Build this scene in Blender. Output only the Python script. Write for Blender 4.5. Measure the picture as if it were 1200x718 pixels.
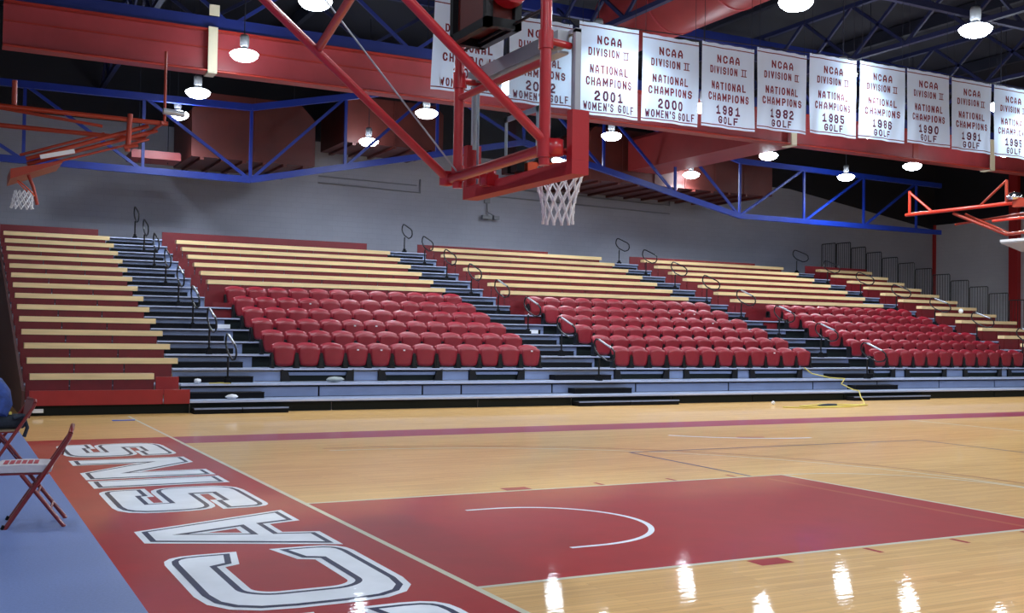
import bpy, math, random
from mathutils import Vector, Matrix
from mathutils.geometry import tessellate_polygon
random.seed(7)
S = bpy.context.scene
COL = S.collection
for o in list(bpy.data.objects): bpy.data.objects.remove(o)

# ------------------------------------------------------------------ camera
cam = bpy.data.cameras.new('camera'); camo = bpy.data.objects.new('camera', cam); COL.objects.link(camo)
RV = Vector((0.884479, -0.466312, 0.015809)); UV = Vector((-0.025821, -0.01509, 0.999553)); FV = Vector((0.465865, 0.884492, 0.025387))
m = Matrix.Identity(4)
for i in range(3): m[i][0] = RV[i]; m[i][1] = UV[i]; m[i][2] = -FV[i]
m.translation = Vector((-3.056, -8.0192, 1.6165))
camo.matrix_world = m
cam.sensor_width = 36; cam.lens = 1263.98 * 36 / 1200; cam.clip_end = 200
S.camera = camo

# ------------------------------------------------------------------ world, exposure
w = bpy.data.worlds.new('world'); S.world = w; w.use_nodes = True
w.node_tree.nodes['Background'].inputs[0].default_value = (0.02, 0.03, 0.06, 1)
w.node_tree.nodes['Background'].inputs[1].default_value = 0.05
S.view_settings.view_transform = 'Standard'; S.view_settings.look = 'None'
S.view_settings.exposure = 0.3; S.view_settings.gamma = 1; S.view_settings.use_curve_mapping = False
LAMP = 36.0
SPOT = 620.0
LAMP_COL = (0.80, 0.90, 1.0, 1)

# ------------------------------------------------------------------ materials
def mat(name, col, rough=0.5, metal=0.0, coat=0.0, coat_r=0.1, var=0.0, vscale=6.0, bump=0.0, bscale=40, spec=0.5, emit=None, es=0, stretch=(1, 1, 1)):
    M = bpy.data.materials.new(name); M.use_nodes = True
    nt = M.node_tree; b = nt.nodes['Principled BSDF']
    b.inputs['Base Color'].default_value = (*col, 1); b.inputs['Roughness'].default_value = rough
    b.inputs['Metallic'].default_value = metal; b.inputs['Coat Weight'].default_value = coat
    b.inputs['Coat Roughness'].default_value = coat_r; b.inputs['Specular IOR Level'].default_value = spec
    if emit: b.inputs['Emission Color'].default_value = emit; b.inputs['Emission Strength'].default_value = es
    if var or bump:
        tc = nt.nodes.new('ShaderNodeTexCoord'); mp = nt.nodes.new('ShaderNodeMapping'); nt.links.new(tc.outputs['Object'], mp.inputs[0])
        mp.inputs['Scale'].default_value = stretch
    if var:
        n = nt.nodes.new('ShaderNodeTexNoise'); n.inputs['Scale'].default_value = vscale; n.inputs['Detail'].default_value = 5
        nt.links.new(mp.outputs[0], n.inputs['Vector'])
        r = nt.nodes.new('ShaderNodeMapRange'); r.inputs['From Min'].default_value = .25; r.inputs['From Max'].default_value = .75
        r.inputs['To Min'].default_value = 1 - var; r.inputs['To Max'].default_value = 1 + var
        nt.links.new(n.outputs['Fac'], r.inputs[0])
        mx = nt.nodes.new('ShaderNodeVectorMath'); mx.operation = 'SCALE'; mx.inputs[0].default_value = col
        nt.links.new(r.outputs[0], mx.inputs['Scale']); nt.links.new(mx.outputs[0], b.inputs['Base Color'])
    if bump:
        n = nt.nodes.new('ShaderNodeTexNoise'); n.inputs['Scale'].default_value = bscale; nt.links.new(mp.outputs[0], n.inputs['Vector'])
        bp = nt.nodes.new('ShaderNodeBump'); bp.inputs['Strength'].default_value = bump; bp.inputs['Distance'].default_value = .02
        nt.links.new(n.outputs['Fac'], bp.inputs['Height']); nt.links.new(bp.outputs[0], b.inputs['Normal'])
    return M

def floor_wave(M, strength=0.2):
    """slow unevenness of a varnished sports floor in the clear coat"""
    nt = M.node_tree; b = nt.nodes['Principled BSDF']
    tc = nt.nodes.new('ShaderNodeTexCoord'); mp = nt.nodes.new('ShaderNodeMapping'); mp.inputs['Scale'].default_value = (1.2, 9, 1)
    g = nt.nodes.new('ShaderNodeNewGeometry')
    nt.links.new(g.outputs['Position'], mp.inputs[0])
    n = nt.nodes.new('ShaderNodeTexNoise'); n.inputs['Scale'].default_value = 2.2; n.inputs['Detail'].default_value = 3
    nt.links.new(mp.outputs[0], n.inputs['Vector'])
    bp = nt.nodes.new('ShaderNodeBump'); bp.inputs['Strength'].default_value = strength; bp.inputs['Distance'].default_value = .0035
    nt.links.new(n.outputs['Fac'], bp.inputs['Height']); nt.links.new(bp.outputs[0], b.inputs['Coat Normal']); nt.links.new(bp.outputs[0], b.inputs['Normal'])

def wood_floor():
    M = bpy.data.materials.new('maple_strip_floor'); M.use_nodes = True; nt = M.node_tree; b = nt.nodes['Principled BSDF']
    g = nt.nodes.new('ShaderNodeNewGeometry'); mp = nt.nodes.new('ShaderNodeMapping'); nt.links.new(g.outputs['Position'], mp.inputs[0])
    br = nt.nodes.new('ShaderNodeTexBrick'); br.inputs['Scale'].default_value = 1
    br.inputs['Brick Width'].default_value = 1.1; br.inputs['Row Height'].default_value = .057; br.inputs['Mortar Size'].default_value = .0012
    br.inputs['Color1'].default_value = (.80, .465, .165, 1); br.inputs['Color2'].default_value = (.69, .385, .125, 1); br.inputs['Mortar'].default_value = (.4, .24, .1, 1)
    br.offset = .37
    nt.links.new(mp.outputs[0], br.inputs['Vector'])
    mp2 = nt.nodes.new('ShaderNodeMapping'); mp2.inputs['Scale'].default_value = (1.0, 14, 1); nt.links.new(g.outputs['Position'], mp2.inputs[0])
    n = nt.nodes.new('ShaderNodeTexNoise'); n.inputs['Scale'].default_value = 1.2; n.inputs['Detail'].default_value = 6; nt.links.new(mp2.outputs[0], n.inputs['Vector'])
    r = nt.nodes.new('ShaderNodeMapRange'); r.inputs['To Min'].default_value = .8; r.inputs['To Max'].default_value = 1.2; nt.links.new(n.outputs['Fac'], r.inputs[0])
    v = nt.nodes.new('ShaderNodeVectorMath'); v.operation = 'SCALE'; nt.links.new(br.outputs['Color'], v.inputs[0]); nt.links.new(r.outputs[0], v.inputs['Scale'])
    nt.links.new(v.outputs[0], b.inputs['Base Color'])
    b.inputs['Roughness'].default_value = .5; b.inputs['Specular IOR Level'].default_value = .12; b.inputs['Coat Weight'].default_value = .48; b.inputs['Coat Roughness'].default_value = .035
    floor_wave(M); return M

def block_wall(name, col):
    M = bpy.data.materials.new(name); M.use_nodes = True; nt = M.node_tree; b = nt.nodes['Principled BSDF']
    g = nt.nodes.new('ShaderNodeNewGeometry'); sp = nt.nodes.new('ShaderNodeSeparateXYZ'); nt.links.new(g.outputs['Position'], sp.inputs[0])
    ad = nt.nodes.new('ShaderNodeMath'); nt.links.new(sp.outputs[0], ad.inputs[0]); nt.links.new(sp.outputs[1], ad.inputs[1])
    cb = nt.nodes.new('ShaderNodeCombineXYZ'); nt.links.new(ad.outputs[0], cb.inputs[0]); nt.links.new(sp.outputs[2], cb.inputs[1])
    br = nt.nodes.new('ShaderNodeTexBrick'); br.inputs['Scale'].default_value = 1
    br.inputs['Brick Width'].default_value = .4; br.inputs['Row Height'].default_value = .2; br.inputs['Mortar Size'].default_value = .006
    c = Vector(col)
    br.inputs['Color1'].default_value = (*c, 1); br.inputs['Color2'].default_value = (*(c * .97), 1); br.inputs['Mortar'].default_value = (*(c * .88), 1)
    nt.links.new(cb.outputs[0], br.inputs['Vector'])
    n = nt.nodes.new('ShaderNodeTexNoise'); n.inputs['Scale'].default_value = .35; n.inputs['Detail'].default_value = 4; nt.links.new(g.outputs['Position'], n.inputs['Vector'])
    r = nt.nodes.new('ShaderNodeMapRange'); r.inputs['To Min'].default_value = .8; r.inputs['To Max'].default_value = 1.2; nt.links.new(n.outputs['Fac'], r.inputs[0])
    v = nt.nodes.new('ShaderNodeVectorMath'); v.operation = 'SCALE'; nt.links.new(br.outputs['Color'], v.inputs[0]); nt.links.new(r.outputs[0], v.inputs['Scale'])
    nt.links.new(v.outputs[0], b.inputs['Base Color']); b.inputs['Roughness'].default_value = .7
    bp = nt.nodes.new('ShaderNodeBump'); bp.inputs['Strength'].default_value = .4; bp.inputs['Distance'].default_value = .01
    nt.links.new(br.outputs['Fac'], bp.inputs['Height']); bp.invert = True; nt.links.new(bp.outputs[0], b.inputs['Normal'])
    return M

M_floor = wood_floor()
def paint(name, col, **k):
    M = mat(name, col, rough=.5, spec=.1, coat=.42, coat_r=.035, var=.08, vscale=3, **k); floor_wave(M); return M
M_redpaint = paint('red_court_paint', (.38, .006, .008))
M_band = paint('maroon_border_paint', (.36, .03, .06))
M_white = paint('white_court_paint', (.90, .93, 1.0))
M_cream = paint('cream_line_paint', (.70, .66, .50))
M_navy = paint('navy_court_paint', (.015, .02, .07))
M_lineblue = paint('slate_line_paint', (.12, .10, .16))
M_linebrown = paint('faint_red_line_paint', (.42, .17, .09))
M_linepale = paint('pale_line_paint', (.72, .66, .5))
M_rubber = mat('blue_rubber_floor', (.14, .20, .43), rough=.5, var=.12, vscale=60, bump=.1, bscale=120)
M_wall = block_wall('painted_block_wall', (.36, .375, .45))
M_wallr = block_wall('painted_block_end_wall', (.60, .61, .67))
M_ceil = mat('dark_ceiling_deck', (.003, .004, .012), rough=.8, var=.3, vscale=.6)
M_bench = mat('varnished_bench_wood', (.90, .65, .32), rough=.3, coat=.8, coat_r=.12, var=.13, vscale=2.2, stretch=(.6, 6, 6))
M_redp = mat('red_bench_panel', (.155, .006, .010), rough=.42, var=.15, vscale=5)  # red darkened to carry the shading on the bench risers
M_redp2 = mat('red_front_panel', (.30, .012, .014), rough=.4, var=.1, vscale=4)
M_redp3 = mat('maroon_back_panel', (.15, .008, .014), rough=.5, var=.1, vscale=3)
M_deck = mat('blue_grey_deck_metal', (.30, .35, .49), rough=.38, metal=.15, var=.1, vscale=3)
M_nose = mat('pale_deck_nosing', (.54, .62, .86), rough=.26, metal=.35)
M_riser = mat('blue_grey_riser_panel', (.23, .29, .47), rough=.4, metal=.1, var=.08, vscale=2)
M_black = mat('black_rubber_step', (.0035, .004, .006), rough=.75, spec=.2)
M_blackm = mat('black_steel', (.005, .006, .008), rough=.35, spec=.35)
M_brk = mat('grey_bracket_steel', (.05, .055, .075), rough=.5)
M_kick = mat('black_kick_panel', (.005, .007, .005), rough=.7, var=.2, vscale=3, spec=.2)
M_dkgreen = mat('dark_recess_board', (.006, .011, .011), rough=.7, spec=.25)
M_chair = mat('red_moulded_plastic', (.23, .005, .014), rough=.42, bump=.15, bscale=180, var=.06, vscale=9)
M_chair2 = mat('red_moulded_plastic_back', (.30, .009, .024), rough=.36, var=.06, vscale=9)
M_tag = mat('white_plate', (.8, .8, .82), rough=.4)
M_cloth = None
M_letter = mat('maroon_banner_print', (.20, .012, .035), rough=.8)
M_letter2 = mat('dark_banner_print', (.11, .008, .05), rough=.8)
M_girder = mat('red_girder_paint', (.36, .045, .055), rough=.42, var=.2, vscale=1.2)
M_girder2 = mat('red_flange_paint', (.38, .03, .02), rough=.35, var=.15, vscale=1.2)
M_steelblue = mat('blue_truss_paint', (.006, .03, .30), rough=.4, var=.15, vscale=2)
M_steeldk = mat('dark_roof_steel', (.006, .008, .02), rough=.6)
M_duct = mat('dark_red_duct_paint', (.085, .012, .008), rough=.55, var=.25, vscale=1.5)
M_duct2 = mat('red_duct_paint', (.27, .024, .024), rough=.45, var=.15, vscale=1.2)
M_strap = mat('cream_strap', (.72, .66, .48), rough=.5)
M_post = mat('red_goal_steel', (.46, .012, .02), rough=.3, coat=.4)
M_pad = mat('red_backboard_pad', (.42, .012, .02), rough=.55, bump=.05, bscale=60)
M_orange = mat('orange_red_goal_steel', (.34, .032, .010), rough=.35)
M_orange2 = mat('bright_orange_red_steel', (.75, .05, .02), rough=.3)
M_rim = mat('orange_rim_paint', (.8, .09, .02), rough=.35)
M_alu = mat('brushed_aluminium', (.45, .47, .50), rough=.35, metal=.6)
M_glassf = mat('pale_glass_edge', (.42, .45, .50), rough=.4)
M_boardline = mat('white_target_line', (.6, .66, .68), rough=.5)
M_net = mat('white_net_cord', (.78, .80, .85), rough=.7)
M_chrome = mat('chrome', (.8, .8, .82), rough=.15, metal=1)
M_chrred = mat('red_tubular_steel', (.18, .010, .009), rough=.3, coat=.4)
M_cush = mat('pale_padded_vinyl', (.55, .52, .56), rough=.6, var=.06, vscale=20)
M_print = mat('red_seat_print', (.40, .03, .05), rough=.6)
M_tan = mat('tan_seat_board', (.30, .21, .12), rough=.5, var=.1, vscale=10)
M_blue = mat('blue_jacket_cloth', (.02, .05, .22), rough=.8, var=.4, vscale=12, bump=.5, bscale=20)
M_dkcloth = mat('black_bag_cloth', (.015, .022, .035), rough=.8, bump=.4, bscale=30)
M_yellow = mat('yellow_cord', (.65, .52, .10), rough=.6)
M_paper = mat('white_paper', (.8, .8, .82), rough=.7)
M_steel = mat('galvanised_conduit', (.22, .23, .26), rough=.5)
M_curtain = mat('dark_maroon_vinyl', (.055, .010, .008), rough=.6, bump=.3, bscale=4)
M_red_clock = mat('dark_red_clock_panel', (.12, .012, .008), rough=.4)
M_colr = mat('red_column_paint', (.42, .018, .02), rough=.5)
M_lamp = mat('lamp_lens', (.9, .9, .9), emit=LAMP_COL, es=LAMP)
M_hood = mat('lamp_housing', (.25, .26, .28), rough=.35, metal=.6)

def cloth():
    M = bpy.data.materials.new('white_banner_cloth'); M.use_nodes = True; nt = M.node_tree
    b = nt.nodes['Principled BSDF']; b.inputs['Base Color'].default_value = (.72, .83, 1.0, 1); b.inputs['Roughness'].default_value = .7
    t = nt.nodes.new('ShaderNodeBsdfTranslucent'); t.inputs[0].default_value = (.62, .76, .95, 1)
    mx = nt.nodes.new('ShaderNodeMixShader'); mx.inputs[0].default_value = .42
    out = nt.nodes['Material Output']
    nt.links.new(b.outputs[0], mx.inputs[1]); nt.links.new(t.outputs[0], mx.inputs[2]); nt.links.new(mx.outputs[0], out.inputs[0])
    return M
M_cloth = cloth()
def glass():
    M = bpy.data.materials.new('clear_backboard_glass'); M.use_nodes = True; b = M.node_tree.nodes['Principled BSDF']
    b.inputs['Base Color'].default_value = (.86, .93, .95, 1); b.inputs['Roughness'].default_value = .02
    b.inputs['Transmission Weight'].default_value = 1; b.inputs['IOR'].default_value = 1.12
    return M
M_glass = glass()

# ------------------------------------------------------------------ mesh helpers
class MB:
    def __init__(s): s.v = []; s.f = []; s.smooth = set()
    def add(s, vs, fs, smooth=False):
        b = len(s.v); s.v += [tuple(p) for p in vs]
        for f in fs:
            if smooth: s.smooth.add(len(s.f))
            s.f.append(tuple(i + b for i in f))
        return s
    def box(s, x0, x1, y0, y1, z0, z1):
        return s.add([(x0, y0, z0), (x1, y0, z0), (x1, y1, z0), (x0, y1, z0), (x0, y0, z1), (x1, y0, z1), (x1, y1, z1), (x0, y1, z1)],
                     [(0, 3, 2, 1), (4, 5, 6, 7), (0, 1, 5, 4), (1, 2, 6, 5), (2, 3, 7, 6), (3, 0, 4, 7)])
    def tube(s, pts, r, n=8, closed=False, cap=True):
        pts = [Vector(p) for p in pts]; L = len(pts); rings = []; up = None
        for i, p in enumerate(pts):
            if closed: d = pts[(i + 1) % L] - pts[i - 1]
            elif i == 0: d = pts[1] - pts[0]
            elif i == L - 1: d = pts[-1] - pts[-2]
            else: d = (pts[i + 1] - p).normalized() + (p - pts[i - 1]).normalized()
            d.normalize()
            if up is None: up = Vector((0, 0, 1)) if abs(d.z) < .9 else Vector((1, 0, 0))
            a = d.cross(up)
            if a.length < 1e-4: a = d.orthogonal()
            a.normalize(); b = a.cross(d).normalized(); up = b
            rr = r[i] if isinstance(r, (list, tuple)) else r
            k = 1.0
            if 0 < i < L - 1 and not closed:
                c = (pts[i + 1] - p).normalized().dot((p - pts[i - 1]).normalized()); k = 1 / max(.6, math.sqrt(max(.01, (1 + c) / 2)))
            rings.append([p + (a * math.cos(2 * math.pi * j / n) + b * math.sin(2 * math.pi * j / n)) * rr for j in range(n)])
        vs = [q for ring in rings for q in ring]; fs = []
        for i in range(L if closed else L - 1):
            i2 = (i + 1) % L
            for j in range(n): fs.append((i * n + j, i * n + (j + 1) % n, i2 * n + (j + 1) % n, i2 * n + j))
        s.add(vs, fs, True)
        if cap and not closed:
            s.add(rings[0], [tuple(range(n))[::-1]]); s.add(rings[-1], [tuple(range(n))])
        return s
    def bar(s, a, b, wx, wz):
        """square bar from a to b"""
        a = Vector(a); b = Vector(b); d = (b - a).normalized(); up = Vector((0, 0, 1)) if abs(d.z) < .95 else Vector((1, 0, 0))
        x = d.cross(up).normalized() * wx / 2; y = x.cross(d).normalized() * wz / 2
        vs = [a - x - y, a + x - y, a + x + y, a - x + y, b - x - y, b + x - y, b + x + y, b - x + y]
        return s.add(vs, [(0, 3, 2, 1), (4, 5, 6, 7), (0, 1, 5, 4), (1, 2, 6, 5), (2, 3, 7, 6), (3, 0, 4, 7)])
    def lathe(s, prof, c=(0, 0, 0), n=16, smooth=True):
        vs = []; fs = []
        for r, z in prof:
            for j in range(n): vs.append((c[0] + r * math.cos(2 * math.pi * j / n), c[1] + r * math.sin(2 * math.pi * j / n), c[2] + z))
        for i in range(len(prof) - 1):
            for j in range(n): fs.append((i * n + j, i * n + (j + 1) % n, (i + 1) * n + (j + 1) % n, (i + 1) * n + j))
        return s.add(vs, fs, smooth)
    def prism(s, pts, d):
        """polygon (list of 3D points, planar) extruded by vector d"""
        n = len(pts); pts = [Vector(p) for p in pts]; d = Vector(d)
        vs = pts + [p + d for p in pts]
        fs = [tuple(range(n))[::-1], tuple(range(n, 2 * n))] + [(i, (i + 1) % n, n + (i + 1) % n, n + i) for i in range(n)]
        return s.add(vs, fs)
    def mesh(s, name, m):
        me = bpy.data.meshes.new(name); me.from_pydata(s.v, [], s.f)
        for i in s.smooth: me.polygons[i].use_smooth = True
        me.materials.append(m); me.update(); return me
def link(name, me, parent=None, loc=None):
    o = bpy.data.objects.new(name, me); COL.objects.link(o)
    if parent: o.parent = parent
    if loc: o.location = loc
    return o
def part(name, mb, m, parent, loc=None): return link(name, mb.mesh(name, m) if isinstance(mb, MB) else mb, parent, loc)
def bx(name, m, parent, *a): return part(name, MB().box(*a), m, parent)
def thing(name, label, cat, loc=(0, 0, 0), rz=0, group=None):
    o = bpy.data.objects.new(name, None); COL.objects.link(o); o.location = loc; o.rotation_euler = (0, 0, rz)
    o['label'] = label; o['category'] = cat
    if group: o['group'] = group
    return o
def tag(o, label, cat, group=None):
    o['label'] = label; o['category'] = cat
    if group: o['group'] = group
    return o
def struct(name, mb, m):
    o = part(name, mb, m, None); o['kind'] = 'structure'; return o
ORD = ['zeroth', 'first', 'second', 'third', 'fourth', 'fifth', 'sixth', 'seventh', 'eighth', 'ninth', 'tenth', 'eleventh', 'twelfth']

# ------------------------------------------------------------------ the room
YW, XR, XL, YN, ZC = 31.3, 42.4, -10.0, -18.0, 12.2
floor = struct('floor', MB().box(XL, XR, YN, YW, -.1, 0), M_floor)
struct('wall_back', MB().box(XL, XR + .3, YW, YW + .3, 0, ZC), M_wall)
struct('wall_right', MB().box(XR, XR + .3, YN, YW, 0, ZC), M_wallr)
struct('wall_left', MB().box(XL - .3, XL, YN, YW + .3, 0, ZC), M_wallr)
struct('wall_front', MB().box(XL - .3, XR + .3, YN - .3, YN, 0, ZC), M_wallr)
struct('ceiling', MB().box(XL - .3, XR + .3, YN - .3, YW + .3, ZC, ZC + .2), M_ceil)
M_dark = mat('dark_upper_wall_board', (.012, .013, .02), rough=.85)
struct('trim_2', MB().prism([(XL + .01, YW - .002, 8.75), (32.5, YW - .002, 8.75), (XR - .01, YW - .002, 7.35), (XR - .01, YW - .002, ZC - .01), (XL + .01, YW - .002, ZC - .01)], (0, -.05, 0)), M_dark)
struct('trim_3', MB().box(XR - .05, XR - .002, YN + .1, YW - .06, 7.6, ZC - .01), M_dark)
# end wall column and corner strip
c = tag(part('wall_column', MB().box(XR - .35, XR - .002, 26.2, 26.45, 0, 11.5).box(XR - .4, XR - .35, 26.08, 26.56, 0, 11.5), M_colr, None),
        'red painted steel column standing against the white end wall at the far right', 'column')
struct('trim_1', MB().box(XR - .14, XR - .01, YW - .14, YW - .01, 0, 7.6), M_colr)

# ------------------------------------------------------------------ court paint (thin layers of paint lying on the floor)
def rect(x0, x1, y0, y1, z): return MB().add([(x0, y0, z), (x1, y0, z), (x1, y1, z), (x0, y1, z)], [(0, 1, 2, 3)])
bx('rubber_flooring', M_rubber, floor, XL + .02, -1.984, YN + .02, 12.9, 0, .0012)
part('apron_paint', rect(-1.985, 0, YN + .1, 8.62, .001), M_redpaint, floor)
part('sideline_paint', rect(0, XR - 8, 7.62, 8.62, .001), M_band, floor)
part('baseline', rect(-.05, .0, YN + 4, 7.67, .0025), M_cream, floor)
part('baseline_extension', rect(-.045, .0, 7.67, 12.7, .0025), M_linepale, floor)
part('lane_paint', rect(.0, 5.79, -1.80, 1.80, .001), M_redpaint, floor)
for y in (-1.85, 1.80): part('lane_line', rect(.0, 5.79, y, y + .05, .002), M_cream, floor)
part('free_throw_line', rect(5.74, 5.79, -1.80, 1.80, .0025), M_cream, floor)
part('old_lane_stripe', rect(5.34, 5.41, -1.78, 1.6, .0015), paint('ghost_stripe', (.45, .07, .025)), floor)
for s in (-1, 1):
    for x0, x1 in ((2.13, 2.43), (3.28, 3.33), (4.24, 4.29), (5.1, 5.15)):
        y0, y1 = sorted((s * 1.87, s * 2.05)); part('lane_mark', rect(x0, x1, y0, y1, .0015), M_redpaint, floor)
def arcstrip(cx, cy, r, a0, a1, w, z, n=40, tails=None):
    mb = MB(); vs = []; pts = []
    for i in range(n + 1):
        a = math.radians(a0 + (a1 - a0) * i / n); pts.append((cx + r * math.cos(a), cy + r * math.sin(a), math.cos(a), math.sin(a)))
    if tails:
        pts = [(tails, pts[0][1], pts[0][2], pts[0][3])] + pts + [(tails, pts[-1][1], pts[-1][2], pts[-1][3])]
    for x, y, c_, s_ in pts: vs += [(x - c_ * w / 2, y - s_ * w / 2, z), (x + c_ * w / 2, y + s_ * w / 2, z)]
    fs = [(2 * i, 2 * i + 1, 2 * i + 3, 2 * i + 2) for i in range(len(pts) - 1)]
    return mb.add(vs, fs)
part('restricted_arc', arcstrip(1.46, -.03, .93, -90, 90, .05, .003, tails=1.2), M_white, floor)
part('three_point_line', arcstrip(1.6, 0, 6.32, -78, 90, .045, .0022, n=80, tails=0), M_linebrown, floor)
part('inner_pale_line', arcstrip(1.6, 0, 6.05, -78, 90, .04, .0018, n=80, tails=0), M_linepale, floor)
part('free_throw_circle', arcstrip(5.79, 0, 1.8, -90, 90, .045, .002), M_linepale, floor)
part('centre_circle', arcstrip(14.3, 0, 1.83, 0, 360, .05, .002), M_redpaint, floor)
part('centre_line', rect(14.27, 14.33, -7.6, 7.62, .0022), M_cream, floor)
part('centre_square', rect(8.6, 19, 5.3, 6.4, .0009), M_linepale, floor) if False else None
def seg(name, a, b, w, z, m):
    a = Vector((*a, z)); b = Vector((*b, z)); d = (b - a).normalized(); n = Vector((-d.y, d.x, 0)) * w / 2
    return part(name, MB().add([a - n, b - n, b + n, a + n], [(0, 1, 2, 3)]), m, floor)
seg('slate_line', (5.40, 4.47), (5.33, 1.86), .05, .0024, M_lineblue)
seg('slate_line', (5.40, 4.47), (10.97, 4.40), .05, .0024, M_lineblue)
seg('slate_line', (10.97, 4.40), (10.97, -4.4), .05, .0024, M_lineblue)
part('white_curve', arcstrip(9.6, 7.9, 2.6, 215, 268, .09, .0026, n=20), M_white, floor)
seg('small_red_mark', (8.35, 5.75), (8.8, 5.62), .09, .003, M_redpaint)

# lettering on the apron: outlined block letters
def signed(p): return sum(p[i - 1][0] * p[i][1] - p[i][0] * p[i - 1][1] for i in range(len(p))) / 2
def fillet(p, rad):
    out = []; n = len(p)
    for i in range(n):
        a, b, c = Vector(p[i - 1]), Vector(p[i]), Vector(p[(i + 1) % n]); r = rad(i, b) if callable(rad) else rad
        r = min(r, (a - b).length * .48, (c - b).length * .48)
        if r < .01: out.append(tuple(b)); continue
        s_ = b + (a - b).normalized() * r; e = b + (c - b).normalized() * r
        for k in range(5):
            t = k / 4; out.append(tuple(s_ * (1 - t) ** 2 + b * 2 * t * (1 - t) + e * t * t))
    return out
def inset(p, d):
    n = len(p); out = []
    for i in range(n):
        a, b, c = Vector(p[i - 1]), Vector(p[i]), Vector(p[(i + 1) % n])
        e1 = (b - a).normalized(); e2 = (c - b).normalized(); n1 = Vector((-e1.y, e1.x)); n2 = Vector((-e2.y, e2.x))
        k = n1 + n2; q = k.length_squared
        out.append(tuple(b + k * (2 * d / q if q > .35 else 0)))
    return out
T_ = 0
LET = {
 'C': dict(w=1.72, o=[(0, 0), (1.72, 0), (1.72, .56), (1.30, .47), (1.24, .36), (.52, .36), (.44, .46), (.44, .90), (.52, .99), (1.24, .99), (1.30, .88), (1.72, .80), (1.72, 1.35), (0, 1.35)],
           r={0: .5, 1: .45, 12: .45, 13: .5, 5: .14, 6: .14, 7: .14, 8: .14}),
 'S': dict(w=1.5, o=[(0, 0), (1.5, 0), (1.5, .88), (.56, .88), (.56, .965), (.94, .965), (.94, .895), (1.5, .895), (1.5, 1.35), (0, 1.35), (0, .47), (.94, .47), (.94, .385), (.56, .385), (.56, .455), (0, .455)],
           r={0: .36, 1: .4, 2: .3, 8: .36, 9: .4, 10: .3}),
 'A': dict(w=1.7, o=[(0, 0), (.58, 0), (.66, .28), (1.04, .28), (1.12, 0), (1.7, 0), (1.10, 1.35), (.6, 1.35)], r={}, h=[(.75, .58), (.85, .84), (.95, .58)]),
 'I': dict(w=.55, o=[(0, 0), (.55, 0), (.55, 1.35), (0, 1.35)], r={}),
 'N': dict(w=1.78, o=[(0, 0), (.5, 0), (.5, .72), (1.2, 0), (1.78, 0), (1.78, 1.35), (1.28, 1.35), (1.28, .63), (.58, 1.35), (0, 1.35)], r={}),
 'O': dict(w=1.72, o=[(0, 0), (1.72, 0), (1.72, 1.35), (0, 1.35)], r={0: .34, 1: .34, 2: .34, 3: .34}, h=[(.44, .4), (.44, .95), (1.28, .95), (1.28, .4)]),
}
def letter_mesh(L, d, z, y0, wscale):
    o = fillet(L['o'], lambda i, b: L['r'].get(i, 0)); o = inset(o, d) if d else o
    loops = [o]
    if 'h' in L: loops.append(inset(L['h'], d) if d else L['h'])
    vs = [(-.33 - v, y0 + u * wscale, z) for lp in loops for u, v in lp]
    tris = tessellate_polygon([[Vector((u, v, 0)) for u, v in lp] for lp in loops])
    mb = MB(); fs = []
    for t in tris:
        a, b, c_ = (Vector(vs[k]) for k in t)
        fs.append(t if (b - a).cross(c_ - a).z > 0 else (t[0], t[2], t[1]))
    return mb.add(vs, fs)
for ch, y0, w_ in (('C', -3.72, 1.74), ('C', -1.86, 1.74), ('A', -.16, 1.72), ('S', 1.80, 1.52), ('I', 3.50, .57), ('N', 4.17, 1.83), ('S', 6.28, 1.58), ('O', -5.6, 1.74)):
    L = LET[ch]; sc = w_ / L['w']
    base = part('painted_letter', letter_mesh(L, 0, .003, y0, sc), M_white, floor)
    p2 = part('letter_outline', letter_mesh(L, .05, .0045, y0, sc), M_navy, base)
    part('letter_fill', letter_mesh(L, .095, .006, y0, sc), M_white, base)

# ------------------------------------------------------------------ bleachers
YF, RUN, Z1, RISE, ZB = 13.204, .9152, .2288, .2775, .7264
Yj = lambda j: YF + RUN * j
Zj = lambda j: Z1 + RISE * j
G = .012
def splits(x0, x1, cuts):
    c_ = [x0] + sorted([c for c in cuts if x0 + .1 < c < x1 - .1]) + [x1]
    return list(zip(c_[:-1], c_[1:]))
def evenly(x0, x1, step):
    n = max(1, round((x1 - x0) / step)); return [x0 + (x1 - x0) * i / n for i in range(1, n)]
def tier(parent, j, x0, x1, nose=True, depth=None):
    y = Yj(j); z = Zj(j)
    bx('deck', M_deck, parent, x0, x1, y + .03, y + (depth or RUN + .05), z - .025, z)
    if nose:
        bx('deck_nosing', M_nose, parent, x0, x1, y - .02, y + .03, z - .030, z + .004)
        bx('nosing_shadow_strip', M_black, parent, x0, x1, y - .022, y + .03, z - .050, z - .031)  # black strip standing in for the shadow gap under the nosing
def bench(parent, k, x0, x1, rx0, rx1, seam, plank=True, low=False):
    j = k + 1; y = Yj(j); zt = ZB + RISE * k
    ztop = zt - .115 if plank else zt - .05
    cuts = evenly(rx0, rx1, .82)
    if rx0 < x0 - .1: cuts = [x0 + .02] + evenly(x0 + .02, rx1, .82)
    for a, b in splits(rx0, rx1, cuts):
        bx('riser_panel', M_redp, parent, a + G, b - G, y + .01, y + .035, Zj(j - 1) + .012, ztop)
    for cx in cuts: bx('support_bracket', M_brk, parent, cx - .02, cx + .02, y + .036, y + .12, Zj(j - 1), ztop)
    if plank:
        for a, b in splits(x0, x1, [seam] if seam else []):
            bx('bench_plank', M_bench, parent, a + .002, b - .002, y - .01, y + .26, zt - .115, zt)
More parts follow.
